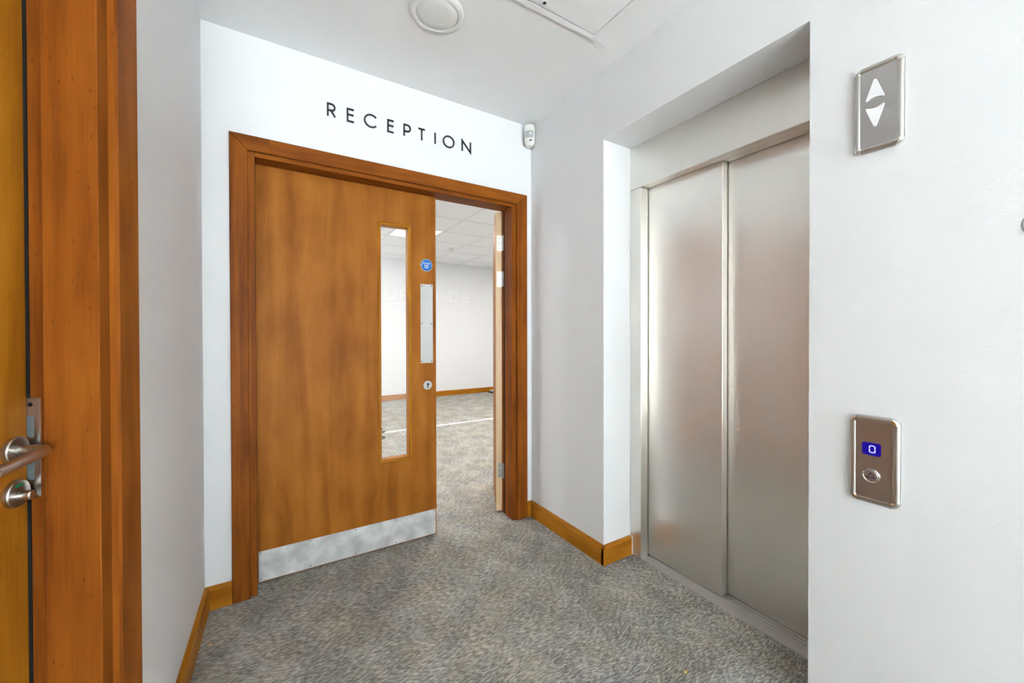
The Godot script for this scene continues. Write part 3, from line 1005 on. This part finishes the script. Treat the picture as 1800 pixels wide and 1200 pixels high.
func panel_body(called: String, label: String, category: String, f: Transform3D, w: float, h: float, m: Material) -> Node3D:
	var p := thing(called, label, category, f)
	var r := 0.0095
	var st := new_st()
	box(st, Vector3(-w / 2 + r, -h / 2 + r, 0.0), Vector3(w / 2 - r, h / 2 - r, 0.0112), 0.0005)
	part("fascia", st, m, p)
	for s in [-1.0, 1.0]:
		st = new_st()
		half_rail(st, Vector3(s * (w / 2 - r), -h / 2 + 2 * r, 0.004), Vector3(s * (w / 2 - r), h / 2 - 2 * r, 0.004), r)
		part("side_rail", st, M.satin, p)
		st = new_st()
		half_rail(st, Vector3(-w / 2 + 2 * r, s * (h / 2 - r), 0.004), Vector3(w / 2 - 2 * r, s * (h / 2 - r), 0.004), r)
		part("end_rail", st, M.satin, p)
		for q in [-1.0, 1.0]:
			st = new_st()
			# quarter-round corner cap sweeping from the side rail to the end rail
			var pts := []
			for i in 9:
				var a := PI / 2 * i / 8.0
				pts.append(Vector3(s * (w / 2 - 2 * r + r * cos(a)), q * (h / 2 - 2 * r + r * sin(a)), 0.004))
			tube(st, pts, r * 1.04, 20)
			part("corner_cap", st, M.chrome, p)
	return p

func half_rail(st: SurfaceTool, a: Vector3, b: Vector3, r: float) -> void:
	tube(st, [a, b], r, 24)

# ---------------------------------------------------------------- small things of the corridor
func corridor_details() -> void:
	# RECEPTION, raised black letters
	var s := thing("reception_sign", "raised black letters reading RECEPTION above the doorway", "sign", Transform3D(Basis.IDENTITY, Vector3(0, 2.3185, ZB)))
	var cap := 0.066
	var x := [0.272, 0.3655, 0.450, 0.5715, 0.660, 0.742, 0.8405, 0.892, 1.012]
	var wide := [0.95, 0.95, 1.04, 0.95, 0.98, 1.02, 1.0, 1.02, 1.22]
	var word := "RECEPTION"
	for i in word.length():
		var g := glyph(word[i], wide[i])
		var st := new_st()
		for q in g[0]:
			var pts := []
			for p in q: pts.append(p * (cap - 0.004) + Vector2(0, 0.002))
			stroke(st, pts, 0.0082, Transform3D(Basis.IDENTITY, Vector3(x[i], 0, 0)), 0.0, 0.006, word[i] == "O")
		part("letter", st, M.letter, s)

	# round flush ceiling light, unlit
	var cl := thing("ceiling_light", "unlit round white flush light on the corridor ceiling", "ceiling light", Transform3D(Basis.IDENTITY, Vector3(0.633, CEIL, -1.628)))
	var st := new_st()
	lathe(st, [Vector2(0.114, 0), Vector2(0.113, -0.005), Vector2(0.108, -0.010), Vector2(0.094, -0.013), Vector2(0.090, -0.012), Vector2(0.089, -0.008)], Transform3D.IDENTITY, 64, true)
	part("rim", st, M.white_plastic, cl)
	st = new_st()
	lathe(st, [Vector2(0.0895, -0.006), Vector2(0.0875, -0.0105), Vector2(0.06, -0.0125), Vector2(0, -0.0135)], Transform3D.IDENTITY, 64, true)
	part("diffuser", st, M.white_plastic, cl)

	# access hatch
	var h := thing("access_hatch", "square white access hatch in the corridor ceiling", "hatch", Transform3D(Basis.IDENTITY, Vector3(0.989, CEIL, -1.061)))
	var e := 0.2985
	st = new_st()
	box(st, Vector3(-e, -0.010, -e), Vector3(e, 0, e), 0.001)
	var hp := part("hatch_panel", st, M.ceiling, h)
	for k in 4:
		st = new_st()
		var b := Basis(Vector3.UP, PI / 2 * k)
		var lo := Vector3(-e - 0.033, -0.009, -e - 0.033)
		var hi := Vector3(e + 0.0055, 0, -e - 0.0055)
		box(st, lo, hi, 0.0012)
		var o := part("hatch_flange", st, M.ceiling, h)
		o.transform = Transform3D(b, Vector3.ZERO)
	st = new_st()
	lathe(st, [Vector2(0.007, -0.009), Vector2(0.007, -0.012), Vector2(0.0045, -0.0135), Vector2(0, -0.0135)], Transform3D(Basis.IDENTITY, Vector3(0.0, 0, -e + 0.022)), 16)
	part("hatch_lock", st, plain("dark_red_lock", Color(0.24, 0.10, 0.10), 0.5), hp, "small dark red hatch lock")

	# motion sensor in the corner, facing out along the diagonal
	var pf := Transform3D(Basis(Vector3.UP, deg_to_rad(-38.0)), Vector3(1.482, 2.445, -2.172))
	var ps := thing("motion_sensor", "cream motion sensor high in the corner beside RECEPTION lettering", "sensor", pf)
	st = new_st()
	# shell: bulged column, wider at the middle
	var rows := 11
	for i in rows - 1:
		var y0 := 0.135 * i / (rows - 1)
		var y1 := 0.135 * (i + 1) / (rows - 1)
		ring_between(st, sensor_ring(y0), sensor_ring(y1), y0, y1)
	cap_ring(st, sensor_ring(0.0), 0.0, Vector3.DOWN)
	cap_ring(st, sensor_ring(0.135), 0.135, Vector3.UP)
	part("shell", st, M.cream_plastic, ps)
	st = new_st()
	var win := []
	for i in 9:
		var u := lerpf(-1, 1, i / 8.0)
		win.append(Vector3(u * 0.0265, 0, 0.0405 + 0.008 * (1 - u * u)))
	for i in 8:
		for vv in [[0.040, 0.055], [0.055, 0.070], [0.070, 0.086]]:
			face(st, [win[i] + Vector3(0, vv[0], 0), win[i + 1] + Vector3(0, vv[0], 0), win[i + 1] + Vector3(0, vv[1], 0), win[i] + Vector3(0, vv[1], 0)], Vector3(0, 0, 1), 1, Vector2.ZERO)
	part("sensor_lens", st, M.lens, ps, "pale grey lens")
	st = new_st()
	lathe(st, [Vector2(0.0, 0.0505), Vector2(0.006, 0.050), Vector2(0.0085, 0.047)], Transform3D(Basis(Vector3.RIGHT, PI / 2), Vector3(0.008, 0.066, 0)), 16, true)
	part("sensor_eye", st, M.white_plastic, ps)
	st = new_st()
	slab(st, [Vector2(0.001, 0.0), Vector2(0.018, 0.003), Vector2(0.018, 0.006), Vector2(0.006, 0.005)], Transform3D(Basis.IDENTITY, Vector3(0, 0.022, 0)), 0.035, 0.0455)
	part("status_window", st, M.screw, ps)

	# crumbs on the carpet
	var spots := [[Vector3(-0.192, 0, -1.943), 0.008, M.crumb, "tiny yellow crumb on carpet beside the left skirting"], [Vector3(1.276, 0, -0.883), 0.010, M.crumb, "yellow crumb on carpet in front of the lift sill"], [Vector3(1.625, 0, -1.491), 0.007, M.chip, "white paint chip on carpet at the recess skirting"], [Vector3(1.678, 0, -1.445), 0.005, M.chip, "tiny white paint chip on carpet at the steel jamb"]]
	for c in spots:
		st = new_st()
		var r: float = c[1]
		var prof := [Vector2(0, 0), Vector2(r * 0.75, 0.0005), Vector2(r, r * 0.3), Vector2(r * 0.65, r * 0.65), Vector2(0, r * 0.72)]
		lathe(st, prof, Transform3D(Basis(Vector3.UP, rng.randf() * 3.0).scaled(Vector3(1, 1, 0.6)), Vector3.ZERO), 7)
		var o := whole("crumb", st, c[2], c[3], "crumb")
		o.position = c[0]

	# grey disc standing in for an unclear smudge on the right wall
	st = new_st()
	lathe(st, [Vector2(0.032, 0), Vector2(0.030, 0.002), Vector2(0.026, 0.003), Vector2(0, 0.0035)], Transform3D(Basis(Vector3.FORWARD, -PI / 2), Vector3.ZERO), 32)
	var pl := whole("grey_disc", st, M.lens, "small grey disc for an unclear smudge on the white wall beyond the indicator panel", "wall plate")
	pl.position = Vector3(XR, 1.472, -0.137)

func sensor_ring(y: float) -> Array:
	var t := clampf(y / 0.135, 0, 1)
	var k := 1.0 - 0.28 * pow(absf(t * 2 - 1), 6.0)
	var w := 0.036 * k
	var d := (0.030 + 0.014 * sin(PI * clampf(t, 0, 1))) * (0.75 + 0.25 * k)
	var out := []
	out.append(Vector3(-w * 0.72, y, -0.012))
	for i in 9:
		var u := lerpf(-1, 1, i / 8.0)
		out.append(Vector3(u * w, y, d * (0.45 + 0.55 * sqrt(maxf(0.0, 1 - u * u * 0.9)))))
	out.append(Vector3(w * 0.72, y, -0.012))
	return out

func ring_between(st: SurfaceTool, a: Array, b: Array, _y0: float, _y1: float) -> void:
	var n := a.size()
	var m := centre(a + b)
	for i in n:
		var j := (i + 1) % n
		var q := [a[i], a[j], b[j], b[i]]
		var nn := out_of([a[i], a[j], b[j]], m)
		var w := (q[1] - q[0]).cross(q[2] - q[0]) as Vector3
		if w.dot(nn) > 0: q.reverse()
		for v in [0, 1, 2, 0, 2, 3]:
			st.set_smooth_group(2 if i < n - 1 else 3)
			st.set_uv(Vector2.ZERO)
			st.add_vertex(q[v])

func cap_ring(st: SurfaceTool, a: Array, _y: float, n: Vector3) -> void:
	face(st, a, n, 1, Vector2.ZERO)

# ---------------------------------------------------------------- reception room
func reception_room() -> void:
	var top := 2.85
	# shell
	var st := new_st()
	box(st, Vector3(-3.4, 0, ZF - 0.2), Vector3(5.2, top, ZF))
	whole("wall_far", st, M.wall, "white far wall of the reception room behind raised lettering", "wall", "structure")
	st = new_st()
	box(st, Vector3(4.6, 0, ZF), Vector3(4.8, top, ZB - 0.15))
	whole("wall_room_right", st, M.wall, "pale right wall of the reception room", "wall", "structure")
	st = new_st()
	box(st, Vector3(-3.1, 0, ZF), Vector3(-2.9, 0.85, ZB - 0.15))
	box(st, Vector3(-3.1, 2.45, ZF), Vector3(-2.9, top, ZB - 0.15))
	box(st, Vector3(-3.1, 0.85, ZF), Vector3(-2.9, 2.45, -6.9))
	box(st, Vector3(-3.1, 0.85, -4.8), Vector3(-2.9, 2.45, ZB - 0.15))
	whole("wall_room_left", st, M.wall, "reception room wall with the wide window", "wall", "structure")
	var w := thing("window_2", "wide grey framed window lighting the reception room", "window", Transform3D(Basis.IDENTITY, Vector3(-3.02, 0.85, -6.9)), "", "structure")
	st = new_st()
	for k in 3:
		var z := 2.1 / 2.0 * k - (0.03 if k > 0 else 0.0) - (0.03 if k == 2 else 0.0)
		box(st, Vector3(0, 0, z), Vector3(0.07, 1.6, z + 0.06), 0.003)
	for y in [0.0, 1.54]:
		box(st, Vector3(0.001, y, 0.05), Vector3(0.069, y + 0.06, 2.05), 0.003)
	part("window_frame", st, M.alloy, w)
	for k in 2:
		st = new_st()
		box(st, Vector3(0.033, 0.06, 2.1 / 2.0 * k + 0.03), Vector3(0.037, 1.54, 2.1 / 2.0 * (k + 1) - 0.03))
		part("pane", st, M.glass, w)

	# suspended ceiling: tiles on a 0.6 m grid
	var c := thing("ceiling_grid", "white suspended tile ceiling of the reception room", "ceiling", Transform3D.IDENTITY, "", "structure")
	st = new_st()
	box(st, Vector3(-3.1, 2.72, ZF), Vector3(4.8, top, ZB - 0.15))
	part("ceiling_slab", st, M.ceiling, c)
	var gx := []
	var gz := []
	for i in range(-8, 5): gx.append(2.065 + 0.61 * i)
	for i in range(-4, 5): gz.append(-5.06 + 0.61 * i)
	var xs := [-2.9] + gx.filter(func(v): return v > -2.88 and v < 4.58) + [4.6]
	var zs := [ZF] + gz.filter(func(v): return v > ZF + 0.02 and v < ZB - 0.17) + [ZB - 0.15]
	var shared := {}
	var panels := [Vector2i(0, 0)]
	var lamp_cells := []
	for i in xs.size() - 1:
		for j in zs.size() - 1:
			var x0: float = xs[i]; var x1: float = xs[i + 1]; var z0: float = zs[j]; var z1: float = zs[j + 1]
			var cx := (x0 + x1) / 2; var cz := (z0 + z1) / 2
			var lamp := false
			for l in [[1.76, -5.365], [1.76, -3.535], [-0.68, -5.365], [-0.68, -3.535], [3.59, -5.365], [3.59, -3.535]]:
				if absf(cx - l[0]) < 0.1 and absf(cz - l[1]) < 0.1: lamp = true
			if lamp:
				lamp_cells.append(Vector2(cx, cz))
				continue
			var key := "%.3f %.3f" % [x1 - x0, z1 - z0]
			if not shared.has(key):
				var s2 := new_st()
				box(s2, Vector3(-(x1 - x0) / 2 + 0.004, 0, -(z1 - z0) / 2 + 0.004), Vector3((x1 - x0) / 2 - 0.004, 0.015, (z1 - z0) / 2 - 0.004), 0.003)
				s2.generate_normals()
				shared[key] = s2.commit()
			var o := MeshInstance3D.new()
			o.name = "ceiling_tile"
			o.mesh = shared[key]
			o.material_override = M.tile
			c.add_child(o, true)
			o.position = Vector3(cx, 2.602, cz)
	for x in gx:
		if x > -2.88 and x < 4.58:
			st = new_st()
			box(st, Vector3(x - 0.012, 2.597, ZF), Vector3(x + 0.012, 2.6035, ZB - 0.15))
			part("grid_bar", st, M.tbar, c)
	for z in gz:
		if z > ZF + 0.02 and z < ZB - 0.17:
			st = new_st()
			box(st, Vector3(-2.9, 2.5972, z - 0.012), Vector3(4.6, 2.6037, z + 0.012))
			part("grid_bar", st, M.tbar, c)
	# perimeter angle at the far wall
	st = new_st()
	box(st, Vector3(-2.9, 2.594, ZF), Vector3(4.6, 2.602, ZF + 0.022))
	part("wall_angle", st, M.tbar, c)

	# light panels set in the grid: one is seen, the rest only add light
	for q in lamp_cells:
		var seen_one: bool = absf(q.x - 1.76) < 0.1 and q.y < -5.0
		var lp := thing("light_panel", "lit square light panel seen through the reception door opening" if seen_one else "added square light panel, unseen from the corridor, that brightens the reception room", "light panel", Transform3D(Basis.IDENTITY, Vector3(q.x, 2.600, q.y)), "reception ceiling light panels")
		st = new_st()
		for k in 4:
			var b := Basis(Vector3.UP, PI / 2 * k)
			slab(st, [Vector2(-0.292, -0.292), Vector2(0.292, -0.292), Vector2(0.278, -0.278), Vector2(-0.278, -0.278)], Transform3D(b * Basis(Vector3(1, 0, 0), Vector3(0, 0, 1), Vector3(0, -1, 0)), Vector3.ZERO), -0.012, 0.0)
		part("frame", st, M.tbar, lp)
		st = new_st()
		box(st, Vector3(-0.279, 0.003, -0.279), Vector3(0.279, 0.008, 0.279))
		part("diffuser", st, M.led, lp)
		var al := AreaLight3D.new()
		al.name = "panel_light"
		al.area_size = Vector2(0.55, 0.55)
		al.light_color = Color(1.0, 0.995, 0.985)
		al.light_energy = 0.275
		al.area_range = 12.0
		al.area_attenuation = 2.0
		al.shadow_enabled = true
		lp.add_child(al)
		al.transform = Transform3D(Basis(Vector3.RIGHT, -PI / 2), Vector3(0, -0.004, 0))

	# smoke detector on the tiles
	var sd := thing("smoke_detector", "small white smoke detector on the reception ceiling tiles", "detector", Transform3D(Basis.IDENTITY, Vector3(2.56, 2.602, -6.0)))
	st = new_st()
	lathe(st, [Vector2(0.052, 0), Vector2(0.052, -0.012), Vector2(0.046, -0.018)], Transform3D.IDENTITY, 24)
	part("base", st, M.white_plastic, sd)
	st = new_st()
	lathe(st, [Vector2(0.034, -0.016), Vector2(0.036, -0.034), Vector2(0.028, -0.042), Vector2(0, -0.044)], Transform3D.IDENTITY, 24)
	part("chamber", st, M.cream_plastic, sd)

	# white raised letters on the far wall
	var u := thing("wall_lettering", "faint white raised letters on the reception far wall", "sign", Transform3D(Basis.IDENTITY, Vector3(0, 1.858, ZF)))
	var word := "UPLANDS"
	var cap := 0.172
	var x := [1.862, 2.130, 2.345, 2.520, 2.832, 3.085, 3.337]
	var wide := [1.18, 1.18, 1.18, 1.18, 1.38, 1.20, 1.32]
	for i in word.length():
		var g := glyph(word[i], wide[i])
		st = new_st()
		for q in g[0]:
			var pts := []
			for p in q: pts.append(p * cap)
			stroke(st, pts, 0.018, Transform3D(Basis.IDENTITY, Vector3(x[i], 0, 0)), 0.0, 0.012)
		part("letter", st, M.room_letter, u)
	for l in [[1.90, 2.26], [3.15, 3.385]]:
		st = new_st()
		box(st, Vector3(l[0], -0.088, 0), Vector3(l[1], -0.079, 0.006))
		part("rule", st, M.room_letter, u)
	# pale thin ragged-edged strip across the carpet
	st = new_st()
	var sr := RandomNumberGenerator.new()
	sr.seed = 3
	var n := 70
	var zl := []
	var zh := []
	for i in n + 1:
		zl.append(-5.0 - 0.022 - sr.randf() * 0.016)
		zh.append(-5.0 + 0.022 + sr.randf() * 0.016)
	for i in n:
		var xa := 0.4 + 2.45 * i / n
		var xb := 0.4 + 2.45 * (i + 1) / n
		prism(st, [Vector2(xa, zl[i]), Vector2(xb, zl[i + 1]), Vector2(xb, zh[i + 1]), Vector2(xa, zh[i])], 0.0, 0.003)
	whole("pale_strip", st, M.paper, "thin pale ragged strip across the reception carpet", "strip")
	# floor socket and its cable
	var so := thing("floor_socket", "small white socket box on the reception carpet", "socket", Transform3D(Basis(Vector3.UP, 0.3), Vector3(1.205, 0, -5.17)))
	st = new_st()
	box(st, Vector3(-0.035, 0.03, -0.03), Vector3(0.035, 0.082, 0.03), 0.006)
	part("housing", st, M.white_plastic, so)
	st = new_st()
	box(st, Vector3(-0.028, 0.0, -0.024), Vector3(0.028, 0.031, 0.024), 0.004)
	part("foot", st, M.dark_folder, so)
	st = new_st()
	var knots := [Vector3(1.20, 0.045, -5.135), Vector3(1.235, 0.03, -5.09), Vector3(1.19, 0.008, -5.04), Vector3(1.255, 0.007, -5.02), Vector3(1.20, 0.007, -4.97), Vector3(1.10, 0.007, -4.93), Vector3(1.12, 0.007, -4.84), Vector3(1.185, 0.007, -4.78), Vector3(1.17, 0.007, -4.71), Vector3(1.05, 0.007, -4.68), Vector3(0.85, 0.007, -4.72)]
	var curve := Curve3D.new()
	for i in knots.size():
		var tn: Vector3 = (knots[mini(i + 1, knots.size() - 1)] - knots[maxi(i - 1, 0)]) * 0.2
		curve.add_point(knots[i], -tn, tn)
	var cp := []
	for i in 90: cp.append(curve.sample_baked(curve.get_baked_length() * i / 89.0))
	tube(st, cp, 0.006, 8)
	whole("power_cable", st, M.cable, "dark cable looping on the reception carpet from the socket", "cable")
	# papers left by the far wall
	var fo := thing("dark_folder", "dark flat folder on the carpet by the far skirting", "folder", Transform3D(Basis(Vector3.UP, PI / 2 + 0.16), Vector3(4.075, 0, -7.09)))
	st = new_st()
	box(st, Vector3(-0.20, 0, -0.14), Vector3(0.20, 0.004, 0.14), 0.001)
	part("cover", st, M.dark_folder, fo)
	st = new_st()
	box(st, Vector3(-0.195, 0.0042, -0.135), Vector3(0.19, 0.026, 0.135), 0.001)
	part("pages", st, M.dark_folder, fo)
	var pa := thing("paper_stack", "loose white papers lying on the dark folder", "papers", Transform3D(Basis(Vector3.UP, PI / 2 + 0.3), Vector3(4.09, 0.0262, -7.11)))
	for k in 5:
		st = new_st()
		box(st, Vector3(-0.19, 0.006 * k, -0.13), Vector3(0.15, 0.006 * k + 0.005, 0.11))
		var o := part("sheet", st, M.paper, pa)
		o.rotation.y = (k - 2) * 0.07
